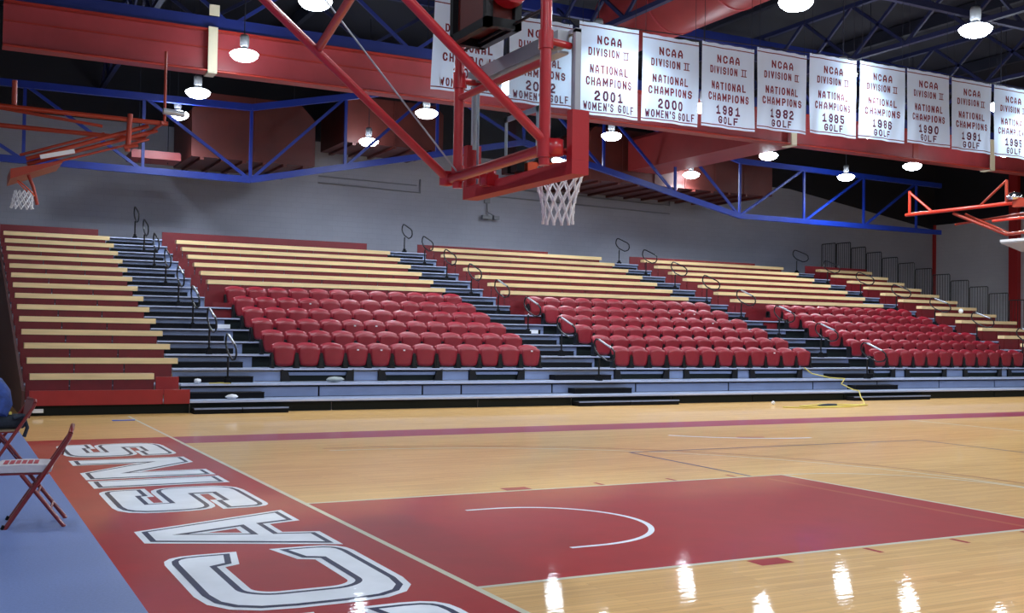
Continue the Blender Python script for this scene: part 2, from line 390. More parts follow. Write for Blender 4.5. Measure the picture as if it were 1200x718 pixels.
def section(label, x0, x1, rx0, rx1, seam, ks, tiers, backpanel=None):
    t = thing('bleacher_section', label, 'bleacher', group='telescopic bleacher sections against the back wall')
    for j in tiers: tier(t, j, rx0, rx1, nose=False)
    for k in ks: bench(t, k, x0, x1, rx0, rx1, seam)
    return t
# leftmost: benches from floor to top
s1 = section('leftmost bleacher bank, wooden benches on red risers from floor to top', -1.60, 1.27, -1.68, 1.16, None, range(1, 14), range(1, 15))
bench(s1, 0, -1.60, .65, -1.68, .66, None)
bx('riser_panel', M_redp2, s1, .68, 1.12, Yj(1) - .02, Yj(1) + .03, .30, .66)
tier(s1, 0, -1.68, 1.12, nose=False)
for a, b in ((-1.66, .66), (.68, 1.16)): bx('front_panel', M_redp2, s1, a, b, YF - .03, YF + .02, .185, .455)
bx('kick_panel', M_kick, s1, -1.66, 1.16, YF + .03, YF + .06, 0, .18)
bx('back_panel', M_redp3, s1, -1.66, 1.05, Yj(15), Yj(15) + .04, Zj(14), 4.60)
# sloped end skirt of the leftmost bank
mb = MB(); pts = [(-1.74, YF - .1, 0), (-1.74, YF - .1, .46)] + [(-1.74, Yj(15), 4.55), (-1.74, Yj(15), 0)]
mb.prism(pts, (-.05, 0, 0)); part('end_skirt', mb, M_curtain, s1)
for k in range(0, 14): bx('end_bracket', M_brk, s1, -1.735, -1.70, Yj(k + 1) - .06, Yj(k + 1) + .05, Zj(k) + .1, Zj(k) + .34)
s2 = section('second bleacher bank from left, six bench rows above red tip-up chairs', 3.20, 10.20, 2.93, 10.12, 6.87, range(8, 14), range(8, 15))
bx('back_panel', M_redp3, s2, 2.93, 9.70, Yj(15), Yj(15) + .04, Zj(14), 4.63)
s3 = section('middle bleacher bank, seven bench rows above red tip-up chairs', 12.18, 19.20, 11.90, 19.12, 15.6, range(8, 15), range(8, 16))
bx('back_panel', M_redp3, s3, 11.70, 17.0, Yj(15) + .3, Yj(15) + .34, Zj(15), 4.72)
s4 = section('fourth bleacher bank from left, seven bench rows above red tip-up chairs', 21.18, 28.29, 20.88, 28.20, 24.7, range(8, 15), range(8, 16))
bx('back_panel', M_redp3, s4, 20.7, 27.0, Yj(15) + .3, Yj(15) + .34, Zj(15), 4.72)
s5 = section('rightmost narrow bleacher bank, short benches beside the black guard rails', 30.34, 33.43, 30.02, 33.40, None, range(0, 15), range(0, 16))
bx('back_panel', M_redp3, s5, 29.8, 33.4, Yj(15) + .3, Yj(15) + .34, Zj(15), 4.75)
bx('kick_panel', M_kick, s5, 30.02, 33.4, YF + .03, YF + .06, 0, .18)
# tiers under the chairs
for t, x0, x1 in ((s2, 3.05, 10.12), (s3, 12.05, 19.12), (s4, 21.05, 28.2)):
    for j in range(2, 8):
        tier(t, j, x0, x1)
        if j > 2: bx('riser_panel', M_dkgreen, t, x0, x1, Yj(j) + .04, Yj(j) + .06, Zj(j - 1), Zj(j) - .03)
    a0 = {3.05: 2.93, 12.05: 11.9, 21.05: 20.88}[x0]
    for a, b in splits(a0, x1, evenly(a0, x1, .9)):
        bx('riser_panel', M_redp, t, a + G, b - G, Yj(8) + .0, Yj(8) + .03, Zj(7) + .01, Zj(8) + .16)
    bx('riser_panel', M_redp, t, a0 + .02, x0 + .42, Yj(7) - .0, Yj(7) + .03, Zj(6) + .01, Zj(7) + .12)
# stair aisles
AIS = [(1.16, 2.93, 1.28, 2.62, 3.05), (10.12, 11.90, 10.16, 11.66, 12.05), (19.12, 20.88, 19.16, 20.62, 21.05), (28.2, 30.02, 28.26, 29.72, 30.02)]
anames = ['leftmost', 'second', 'third', 'rightmost']
for i, (a, b, sa, sb, b2) in enumerate(AIS):
    t = thing('aisle_stairs', '%s steep stair aisle of blue-grey decks with black half steps between bleacher banks' % anames[i], 'stairs', group='stair aisles between the bleacher banks')
    for j in range(2, 16):
        e = b if j > 7 else b2
        bx('deck', M_deck, t, a, e, Yj(j) + .03, Yj(j) + (RUN + .05 if j < 15 else 2.2), Zj(j) - .025, Zj(j))
        bx('deck_nosing', M_nose, t, a, e, Yj(j) - .03, Yj(j) + .03, Zj(j) - .028, Zj(j) + .004)
        bx('nosing_shadow_strip', M_black, t, a, e, Yj(j) - .032, Yj(j) + .03, Zj(j) - .048, Zj(j) - .029)  # same black strip as the shadow line under each stair nosing
        if j > 2: bx('riser_panel', M_riser, t, a, e, Yj(j) + .035, Yj(j) + .05, Zj(j - 1), Zj(j) - .045)
    for j in range(0 if True else 2, 15):
        s0, s1_ = sa, (sb if j > 7 else b2 - .28)
        mb = MB().box(s0, s1_, Yj(j + 1) - .30, Yj(j + 1) + .03, Zj(j) + .001, Zj(j) + .125)
        part('half_step', mb, M_black, t)
        bx('step_nosing', M_blackm, t, s0, s1_, Yj(j + 1) - .315, Yj(j + 1) - .29, Zj(j) + .11, Zj(j) + .130)
    f0, f1 = [(1.18, 3.02), (9.70, 12.50), (18.15, 21.0), (27.4, 30.2)][i]
    n = 2
    for q in range(n):
        u0 = f0 + (f1 - f0) * q / n; u1 = f0 + (f1 - f0) * (q + 1) / n
        bx('floor_step', M_black, t, u0 + .01, u1 - .01, YF - .32, YF - .02, 0, .105)
        bx('step_nosing', M_riser, t, u0 + .01, u1 - .01, YF - .335, YF - .30, .085, .112)
# front platform
fp = thing('front_platform', 'long two-tier blue-grey platform along the foot of the chair blocks', 'platform')
X0, X1 = 1.16, 30.02
for j in (0, 1):
    for a, b in splits(X0, X1, [4.0, 7.32, 12.1, 15.0, 17.9, 22.8, 26]):
        bx('deck', M_deck, fp, a, b, Yj(j) + .03, Yj(j) + RUN + .05, Zj(j) - .025, Zj(j))
        bx('deck_nosing', M_nose, fp, a, b, Yj(j) - .03, Yj(j) + .03, Zj(j) - .032, Zj(j) + .004)
        bx('nosing_shadow_strip', M_black, fp, a, b, Yj(j) - .032, Yj(j) + .03, Zj(j) - .062, Zj(j) - .033)  # shadow gap below the platform nosing, modelled as a black strip
for a, b in splits(X0, X1, [4.0, 7.32, 9.7, 12.5, 15.0, 18.1, 21, 24, 27]):
    bx('kick_panel', M_kick, fp, a + .015, b - .015, YF + .0, YF + .03, 0.005, .17)
for a, b in splits(X0, X1, [4.02, 6.4, 7.35, 9.72, 12.1, 15.0, 17.9, 20.3, 22.8, 25.2, 27.6]):
    bx('riser_panel', M_riser, fp, a + .02, b - .02, Yj(1) + .02, Yj(1) + .04, Zj(0) + .01, Zj(1) - .07)
bx('riser_backing', M_black, fp, X0, X1, Yj(1) + .05, Yj(1) + .06, Zj(0), Zj(1) - .04)
rec = [(3.50, 5.05), (5.74, 7.22), (8.02, 9.40), (12.11, 13.70), (14.28, 15.97), (16.50, 18.28), (20.97, 21.91), (22.44, 24.1), (24.96, 26.6), (27.0, 28.3)]
px = X0
for a, b in rec:
    bx('riser_panel', M_riser, fp, px + .01, a - .06, Yj(2) + .02, Yj(2) + .04, Zj(1) + .01, Zj(2) - .07); px = b + .06
    bx('recess_rail', M_riser, fp, a + .05, b - .05, Yj(2) + .03, Yj(2) + .05, Zj(1) + .13, Zj(1) + .20)
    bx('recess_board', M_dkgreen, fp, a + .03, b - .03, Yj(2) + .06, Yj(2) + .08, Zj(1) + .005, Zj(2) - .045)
    for x, s in ((a, 1), (b, -1)):
        part('slide_bracket', MB().prism([(x - s * .05, Yj(2) - .03, Zj(1)), (x - s * .05, Yj(2) - .03, Zj(2) - .01), (x + s * .10, Yj(2) - .03, Zj(2) - .06), (x + s * .16, Yj(2) - .03, Zj(1))][::s], (0, .09, 0)), M_blackm, fp)
bx('riser_panel', M_riser, fp, px, X1, Yj(2) + .02, Yj(2) + .04, Zj(1) + .01, Zj(2) - .07)

# ------------------------------------------------------------------ tip-up chairs
def shell(outline, bulge, th, nx=8, nz=6, tilt=0, yoff=0, roll=0):
    """curved shell; outline(v)->half width, v 0..1 bottom to top"""
    (z0, z1), hw = outline
    mb = MB(); F = []; B = []
    for i in range(nz + 1):
        v = i / nz
        for k in range(nx + 1):
            u = k / nx * 2 - 1; w_ = hw(v); x = u * w_
            zt = z0 + (z1 - z0) * v - (u * u) * .060 * (v ** 2) + (abs(u) ** 3) * .03 * ((1 - v) ** 3)
            y = yoff + bulge * (1 - u * u) + tilt * v + (roll * max(0, v - .8) / .2 if roll else 0)
            F.append((x, y, zt)); B.append((x * .97, y + th, zt - .004))
    n = nx + 1; fs = []; N = len(F)
    for i in range(nz):
        for k in range(nx):
            a = i * n + k; fs.append((a, a + 1, a + n + 1, a + n)); fs.append((N + a, N + a + n, N + a + n + 1, N + a + 1))
    for k in range(nx):
        fs.append((k, N + k, N + k + 1, k + 1)); a = nz * n + k; fs.append((a, a + 1, N + a + 1, N + a))
    for i in range(nz):
        a = i * n; fs.append((a, a + n, N + a + n, N + a)); a = i * n + nx; fs.append((a, N + a, N + a + n, a + n))
    return mb.add(F + B, fs, True)
seat_me = shell(((.045, .500), lambda v: .19 + .058 * math.sin(min(1, v * 1.25) * math.pi / 2)), -.035, .035, yoff=.0, tilt=.01).mesh('seat', M_chair)
back_me = shell(((.17, .572), lambda v: .222 + .038 * v), .05, .022, yoff=.11, tilt=.05, roll=.035).mesh('backrest', M_chair2)
mb = MB().box(-.285, -.232, .0, .16, .0, .30).box(-.285, -.22, .02, .12, .20, .34).box(-.30, -.225, -.04, .0, 0, .05)
brl_me = mb.mesh('bracket', M_blackm)
mb = MB().box(.232, .285, .0, .16, .0, .30).box(.22, .285, .02, .12, .20, .34).box(.225, .30, -.04, .0, 0, .05)
brr_me = mb.mesh('bracket', M_blackm)
plate_me = MB().box(-.022, .022, -.050, -.030, .40, .43).mesh('number_plate', M_tag)
blocks = [(6.68, 'left', s2), (15.56, 'middle', s3), (24.72, 'right', s4)]
rown = ['front', 'second', 'third', 'fourth', 'fifth', 'top']
plates = {('left', 0, 3), ('left', 0, 4), ('left', 0, 5), ('left', 2, 4), ('left', 2, 5), ('middle', 4, 8), ('middle', 4, 9), ('middle', 3, 9), ('middle', 0, 9), ('left', 4, 3), ('left', 0, 11)}
for cx, bn, sec in blocks:
    for row in range(6):
        j = row + 2
        for n_ in range(12):
            x = cx + (n_ - 5.5) * .562
            if row == 5 and n_ == 11: pass
            rl = {'front': 'the front row', 'top': 'the top row'}.get(rown[row], 'the %s row up' % rown[row])
            lab = 'red tip-up stadium chair, %s from left in %s of the %s block' % (ORD[n_ + 1], rl, bn)
            t = thing('stadium_chair', lab, 'chair', (x, Yj(j) + .26 + random.uniform(-.008, .008), Zj(j)), random.uniform(-.02, .02), 'red tip-up chairs of the %s block' % bn)
            link('seat', seat_me, t, (0, random.uniform(-.012, .012), 0)); link('backrest', back_me, t)
            link('bracket', brl_me, t); link('bracket', brr_me, t)
            if (bn, row, n_) in plates: link('number_plate', plate_me, t)['label'] = 'small white number plate'

# ------------------------------------------------------------------ aisle handrails
post_me = MB().tube([(0, 0, .0), (0, 0, .50), (0, -.02, .56)], .022, 8).mesh('post', M_blackm)
base_me = MB().box(-.055, .055, -.09, .09, 0, .09).box(-.035, .035, -.05, .05, .09, .15).mesh('base', M_black)
lp = [(0, -.50, .50), (0, -.62, .52), (0, -.70, .60), (0, -.68, .72), (0, -.56, .80), (0, .02, 1.00), (0, .14, 1.02), (0, .22, .95), (0, .24, .84), (0, .17, .74), (0, .0, .62), (0, -.38, .49)]
sleeve_me = MB().tube([(0, .0, .998), (0, -.55, .808)], .0265, 8).mesh('grip_sleeve', M_alu)
loop_me = MB().tube(lp, .021, 8, closed=True).mesh('grip_loop', M_blackm)
for ai, X in enumerate((2.16, 11.2, 20.2, 29.3)):
    for q, j in enumerate(range(1, 17, 2)):
        if ai == 3 and j == 1: pass
        t = thing('aisle_handrail', 'black looped handrail, %s one up in the %s stair aisle' % (ORD[q + 1], anames[ai]), 'handrail', (X, Yj(j) + .30, Zj(j)), 0, 'looped handrails of the %s aisle' % anames[ai])
        link('post', post_me, t); link('base', base_me, t); link('grip_loop', loop_me, t)
        if q < 4: link('grip_sleeve', sleeve_me, t)['label'] = 'worn bare metal grip'

# ------------------------------------------------------------------ guard rails at the right end
def guard(y0, y1, z0, z1, label):
    t = thing('guard_rail', label, 'railing', (34.0, y0, z0), 0, 'black barred guard rails down the right end')
    L = y1 - y0; H = z1 - z0
    part('frame', MB().tube([(0, .02, 0), (0, .02, H - .04), (0, .06, H), (0, L - .06, H), (0, L - .02, H - .04), (0, L - .02, 0)], .022, 6), M_blackm, t)
    n = 7
    for i in range(1, n): part('bar', MB().tube([(0, L * i / n, .05), (0, L * i / n, H)], .010, 5), M_blackm, t)
    part('lower_rail', MB().tube([(0, .02, .08), (0, L - .02, .08)], .014, 6), M_blackm, t)
guard(29.72, 30.66, 4.40, 6.13, 'black barred guard rail farthest back at the right end of the bleachers')
guard(28.78, 29.70, 4.40, 6.10, 'black barred guard rail second from the back at the right end')
for i in range(10):
    y1 = 28.76 - .93 * i; zt = 5.83 - .287 * i
    guard(y1 - .91, y1, zt - 1.62, zt, 'black barred guard rail, %s stepping down after the two level ones' % ORD[i + 1])
bx('deck', M_deck, s5, 30.0, 34.1, Yj(15) + .9, YW - .4, Zj(15) - .03, Zj(15))

# ------------------------------------------------------------------ girder, trusses, ducts
g = thing('roof_girder', 'long red steel plate girder crossing below the dark roof', 'girder', (0, 18.5, 7.82))
GX0, GX1 = -2.05, XR - .02
part('web', MB().box(GX0, GX1, -.02, .02, .06, 1.0), M_girder, g)
part('bottom_flange', MB().box(GX0, GX1, -.20, .20, 0, .06).tube([(GX0, -.2, .03), (GX1, -.2, .03)], .035, 8), M_girder2, g)
part('top_flange', MB().box(GX0, GX1, -.20, .20, 1.0, 1.05), M_girder2, g)
part('web_stiffener', MB().box(GX0, GX1, -.05, -.02, .60, .64), M_girder2, g)
for x in (12.9, 26.5, 33): part('splice_plate', MB().box(x, x + .25, -.045, -.02, .1, .95), M_girder2, g)
for x in (2.52, 20.9, 30.3):
    o = part('strap', MB().box(x - .11, x + .11, -.26, -.215, -.02, 1.08).box(x - .11, x + .11, -.26, .2, -.04, -.005), M_strap, g); o['label'] = 'cream band wrapped round the girder'
o = part('upper_strap', MB().box(2.42, 2.66, -.26, -.22, 1.36, 1.62), M_strap, g)
def truss(name, label, y, top, bot, webs, r=.05, m=M_steelblue, mw=None, bh=.16):
    t = thing(name, label, 'truss', (0, y, 0))
    for nm, pl in (('top_chord', top), ('bottom_chord', bot)):
        mb = MB()
        for a, b in zip(pl[:-1], pl[1:]): mb.bar((a[0], 0, a[1]), (b[0], 0, b[1]), .14, bh)
        part(nm, mb, m, t)
    for a, b in webs: part('web_member', MB().bar((a[0], 0, a[1]), (b[0], 0, b[1]), .07, .09), mw or m, t)
    return t
def ev(pl, x):
    for (x0, z0), (x1, z1) in zip(pl[:-1], pl[1:]):
        if x0 <= x <= x1: return z0 + (z1 - z0) * (x - x0) / (x1 - x0)
    return pl[-1][1]
bot = [(-9.9, 6.32), (5.17, 6.22), (14.7, 8.30), (24.3, 6.35), (XR - 6.9, 6.35)]
top = [(-9.9, 8.3), (5.17, 8.45), (14.7, 10.6), (24.3, 8.5), (XR - 6.9, 8.4)]
xs = [-8, -4.6, -1.2, 2.0, 5.17, 8.2, 11.4, 14.7, 18, 21.2, 24.3, 27.6, 30.9, 34]
webs = [((x, ev(bot, x)), (x, ev(top, x))) for x in xs]
for i, (a, b) in enumerate(zip(xs[:-1], xs[1:])):
    webs.append(((a, ev(top, a)), (b, ev(bot, b))) if (b <= 5.2 or 14 < b <= 24.5) else ((a, ev(bot, a)), (b, ev(top, b))))
truss('wall_truss', 'bright blue peaked steel truss hung in front of the back wall', 25.0, top, bot, webs, bh=.2)
top = [(-9.9, 10.9), (XR - .1, 10.9)]; bot = [(-9.9, 9.05), (XR - .1, 9.05)]
xs = [-9 + 2.4 * i for i in range(21)]
webs = []
for i, (a, b) in enumerate(zip(xs[:-1], xs[1:])): webs.append(((a, 9.05), (b, 10.9)) if i % 2 else ((a, 10.9), (b, 9.05)))
truss('roof_truss', 'blue lattice roof truss resting on the red girder', 18.5, top, bot, webs, m=mat('deep_blue_paint', (.005, .018, .17), rough=.5), bh=.3)
for y, lb in ((10.9, 'nearest dark lattice roof truss above the hanging banners'), (22.0, 'dark lattice roof truss between the girder and the back wall')):
    webs = []
    for i, (a, b) in enumerate(zip(xs[:-1], xs[1:])): webs.append(((a, 10.0), (b, 11.6)) if i % 2 else ((a, 11.6), (b, 10.0)))
    truss('roof_truss', lb, y, [(-9.9, 11.6), (XR - .1, 11.6)], [(-9.9, 10.0), (XR - .1, 10.0)], webs, m=mat('night_blue_paint', (.004, .009, .06), rough=.6), bh=.16)
for i, x in enumerate([-5, 1, 7, 13, 19, 25, 31, 37]):
    o = tag(part('roof_purlin', MB().box(x, x + .18, 9.5, YW - .05, 11.75, 12.15), M_steeldk, None), 'dark roof purlin running towards the back wall, %s from the left' % ORD[i + 1], 'purlin', 'dark purlins under the roof deck')
for i, (x, side) in enumerate(((1.5, 'leftmost'), (12.2, 'second'), (20.1, 'third'), (25.8, 'rightmost'))):
    ys = [-17 + 2.0 * k for k in range(25)]; wb = []
    for k, (a, b) in enumerate(zip(ys[:-1], ys[1:])): wb += [((a, 9.75), (b, 11.3)), ((a, 11.3), (b, 9.75))]
    t = truss('cross_truss', '%s dim blue cross-braced truss running towards the back wall under the roof' % side, 0, [(-17.5, 11.3), (31.2, 11.3)], [(-17.5, 9.75), (31.2, 9.75)], wb, m=bpy.data.materials['night_blue_paint'], bh=.12)
    t.location = (x, 0, 0); t.rotation_euler = (0, 0, math.pi / 2)
# end beam on the corner truss
# ducts
def duct_box(label, x0, x1, y0, y1, z0, z1, ch, m, name='air_duct', ribs=0):
    t = thing(name, label, 'duct')
    pts = [(x0, y0, z0), (x1, y0, z0), (x1, y0, z1 - ch), (x1 - ch, y0, z1), (x0 + ch, y0, z1), (x0, y0, z1 - ch)]
    part('casing', MB().prism(pts, (0, y1 - y0, 0)), m, t)
    for x in (x0 + .3, x1 - .3): part('hanger_rod', MB().tube([(x, (y0 + y1) / 2, z1 - .3), (x, (y0 + y1) / 2, ZC)], .015, 6), M_steeldk, t)
    if ribs:
        for i in range(ribs):
            x = x0 + (x1 - x0) * (i + .5) / ribs; part('underside_rib', MB().box(x - .06, x + .06, y0, y1, z0 - .09, z0 - .005), M_duct, t)
        for x in evenly(x0, x1, 1.6): part('seam', MB().box(x - .03, x + .03, y0 - .035, y0 - .002, z0, z1), M_duct, t)
    return t
duct_box('dark red boxy duct with sloped corners behind the left part of the blue truss', 3.7, 7.7, 26.6, 29.6, 7.05, 9.1, .55, M_duct, ribs=6)
duct_box('dark red boxy duct behind the blue truss, right of the first box', 8.9, 12.6, 27.2, 29.8, 8.1, 9.7, .3, M_duct, ribs=5)
duct_box('large dark red duct box on the back wall above the middle bleacher banks', 18.6, 27.6, 26.9, 30.6, 7.55, 9.6, .2, M_duct, ribs=10)
duct_box('long red duct running from the girder back to the wall box', 20.3, 21.9, 19.0, 26.85, 8.0, 9.3, .15, M_duct2)
duct_box('low dark red duct ledge left of the boxy duct', 2.0, 3.5, 27.2, 28.4, 6.95, 7.2, .05, M_duct2)
t = thing('round_duct', 'fat round red duct passing above the banners towards the camera', 'duct')
part('casing', MB().tube([(14.2, 8.0, 10.75), (14.2, 18.1, 10.75)], .98, 24), M_duct2, t)
for y in (9, 16): part('hanger_rod', MB().tube([(14.2, y, 11.6), (14.2, y, ZC)], .02, 6), M_steeldk, t)
for y in (10.5, 13, 15.5): part('seam_band', MB().tube([(14.2, y, 10.75), (14.2, y + .06, 10.75)], 1.0, 24), M_girder, t)
# pipes and fixtures on the back wall
t = thing('wall_conduit', 'thin grey conduit loop on the back wall behind the hoop', 'pipe')
part('pipe', MB().tube([(9.3, YW - .05, 7.2), (13.45, YW - .05, 7.12), (13.45, YW - .05, 7.65)], .03, 6), M_steel, t)
part('pipe', MB().tube([(9.3, YW - .05, 7.45), (13.3, YW - .05, 7.40)], .02, 6), M_steel, t)
t = thing('wall_conduit', 'thin grey conduit on the back wall above the middle banks', 'pipe')
part('pipe', MB().tube([(15.5, YW - .05, 7.62), (25.5, YW - .05, 7.45), (25.5, YW - .05, 8.6)], .04, 6), M_steel, t)
part('pipe', MB().tube([(15.5, YW - .05, 7.25), (25.5, YW - .05, 7.08)], .03, 6), M_steel, t)
t = thing('wall_bracket', 'small dark fixture hanging on the back wall below the backboard', 'fixture', (16.4, YW - .02, 6.3))
part('plate', MB().box(-.12, .12, -.08, 0, .62, .82), M_steel, t); part('arm', MB().tube([(0, -.05, .6), (0, -.1, .25), (.25, -.2, .1)], .03, 6), M_steel, t)
part('head', MB().box(-.3, .12, -.3, -.12, -.05, .1), M_steel, t); part('lens', MB().box(.2, .45, -.3, -.15, -.05, .1), M_steel, t)

# ------------------------------------------------------------------ banners
t_ = thing('banner_cable', 'dark cable the white banners hang from', 'cable')
part('cable', MB().tube([(3.5, 10.92, 8.08), (9, 10.92, 8.10), (16, 10.92, 8.32), (26, 10.92, 8.36)], .012, 6), M_steeldk, t_)
c = .26
GL = {
 'A': [[(0, 0), (0, .55), (.36, 1), (.64, 1), (1, .55), (1, 0)], [(0, .30), (1, .30)]],
 'C': [[(1, .75), (1, 1 - c * .6), (1 - c, 1), (c, 1), (0, 1 - c), (0, c), (c, 0), (1 - c, 0), (1, c * .6), (1, .25)]],
 'D': [[(0, 0), (0, 1), (1 - c, 1), (1, 1 - c), (1, c), (1 - c, 0), (0, 0)]],
 'E': [[(1, 1), (0, 1), (0, 0), (1, 0)], [(0, .5), (.8, .5)]],
 'F': [[(1, 1), (0, 1), (0, 0)], [(0, .5), (.8, .5)]],
 'G': [[(1, .78), (1, 1 - c * .6), (1 - c, 1), (c, 1), (0, 1 - c), (0, c), (c, 0), (1 - c, 0), (1, c), (1, .46), (.55, .46)]],
 'H': [[(0, 0), (0, 1)], [(1, 0), (1, 1)], [(0, .5), (1, .5)]],
 'I': [[(.5, 0), (.5, 1)]],
 'L': [[(0, 1), (0, 0), (1, 0)]],
 'M': [[(0, 0), (0, 1)], [(0, 1), (.5, .3)], [(.5, .3), (1, 1)], [(1, 1), (1, 0)]],
 'N': [[(0, 0), (0, 1)], [(0, 1), (1, 0)], [(1, 0), (1, 1)]],
 'O': [[(c, 0), (0, c), (0, 1 - c), (c, 1), (1 - c, 1), (1, 1 - c), (1, c), (1 - c, 0), (c, 0)]],
 'P': [[(0, 0), (0, 1), (1 - c, 1), (1, 1 - c), (1, .45 + c * .7), (1 - c, .45), (0, .45)]],
 'S': [[(1, .8), (1 - c, 1), (c, 1), (0, 1 - c), (0, .62), (c, .5), (1 - c, .5), (1, .38), (1, c), (1 - c, 0), (c, 0), (0, .2)]],
 'T': [[(0, 1), (1, 1)], [(.5, 1), (.5, 0)]],
 'V': [[(0, 1), (.5, 0)], [(.5, 0), (1, 1)]],
 'W': [[(0, 1), (.22, 0)], [(.22, 0), (.5, .7)], [(.5, .7), (.78, 0)], [(.78, 0), (1, 1)]],
 "'": [[(.5, 1), (.35, .72)]],
 '0': [[(c, 0), (0, c), (0, 1 - c), (c, 1), (1 - c, 1), (1, 1 - c), (1, c), (1 - c, 0), (c, 0)]],
 '1': [[(.15, .78), (.5, 1), (.5, 0)], [(.12, 0), (.88, 0)]],
 '2': [[(0, .78), (c, 1), (1 - c, 1), (1, 1 - c), (1, .62), (0, .16), (0, 0), (1, 0)]],
 '5': [[(1, 1), (0, 1), (0, .56), (1 - c, .56), (1, .56 - c), (1, c), (1 - c, 0), (c, 0), (0, .2)]],
 '6': [[(1, .82), (1 - c, 1), (c, 1), (0, 1 - c), (0, c), (c, 0), (1 - c, 0), (1, c), (1, .54 - c * .5), (1 - c, .54), (0, .54)]],
 '7': [[(0, 1), (1, 1)], [(1, 1), (.4, 0)]],
 '8': [[(c, .5), (0, .72), (0, 1 - c * .6), (c, 1), (1 - c, 1), (1, 1 - c * .6), (1, .72), (1 - c, .5), (c, .5), (0, .36), (0, c), (c, 0), (1 - c, 0), (1, c), (1, .36), (1 - c, .5)]],
 '9': [[(0, .18), (c, 0), (1 - c, 0), (1, c), (1, 1 - c), (1 - c, 1), (c, 1), (0, 1 - c), (0, .46 + c * .5), (c, .46), (1, .46)]],
}
def text_mesh(txt, w_, h, cx, cz, depth_fn, m):
    """block lettering drawn with mitred strokes"""
    wid = {'I': .30, "'": .35, ' ': .5, 'M': 1.25, 'W': 1.3}; gap = .42
    adv = [wid.get(ch, 1.0) for ch in txt]; tot = sum(adv) + gap * (len(txt) - 1); sx = w_ / tot; st = min(.20 * h, .33 * sx)
    vs = []; fs = []; x = -w_ / 2 + cx
    for ch, a in zip(txt, adv):
        for pl in GL.get(ch, []):
            P = [Vector((x + st / 2 + u * (a * sx - st), cz - h / 2 + st / 2 + v * (h - st))) for u, v in pl]
            b = len(vs); cl = (P[0] - P[-1]).length < 1e-6
            for i, p in enumerate(P):
                if cl and i in (0, len(P) - 1): d1 = (P[-1] - P[-2]).normalized(); d2 = (P[1] - P[0]).normalized()
                else:
                    d2 = (P[i + 1] - p).normalized() if i < len(P) - 1 else (p - P[i - 1]).normalized()
                    d1 = (p - P[i - 1]).normalized() if i > 0 else d2
                n1 = Vector((-d1.y, d1.x)); n2 = Vector((-d2.y, d2.x)); k = n1 + n2; q = max(k.length_squared, .9); k = k * (st / q)
                e = Vector((0, 0))
                if not cl and i == 0: e = -d2 * st / 2
                if not cl and i == len(P) - 1: e = d1 * st / 2
                for s_ in (1, -1):
                    w2 = p + e + k * s_; vs.append((w2.x, depth_fn(w2.x, w2.y) - .006, w2.y))
            for i in range(len(P) - 1): fs.append((b + 2 * i, b + 2 * i + 1, b + 2 * i + 3, b + 2 * i + 2))
        x += (a + gap) * sx
    return vs, fs
BAN = [(5.13, 6.65, 6.28, 8.06, '2007', 1), (6.75, 8.22, 6.23, 7.98, '2002', 1), (8.38, 9.85, 6.18, 8.10, '2001', 1), (9.95, 11.43, 6.20, 8.07, '2000', 1),
       (11.52, 13.00, 6.25, 8.12, '1981', 0), (13.08, 14.56, 6.35, 8.20, '1982', 0), (14.66, 16.13, 6.41, 8.28, '1985', 0), (16.24, 17.75, 6.45, 8.31, '1986', 0),
       (17.83, 19.33, 6.49, 8.33, '1990', 0), (19.42, 20.90, 6.47, 8.31, '1991', 0), (21.02, 22.5, 6.46, 8.31, '1995', 0)]
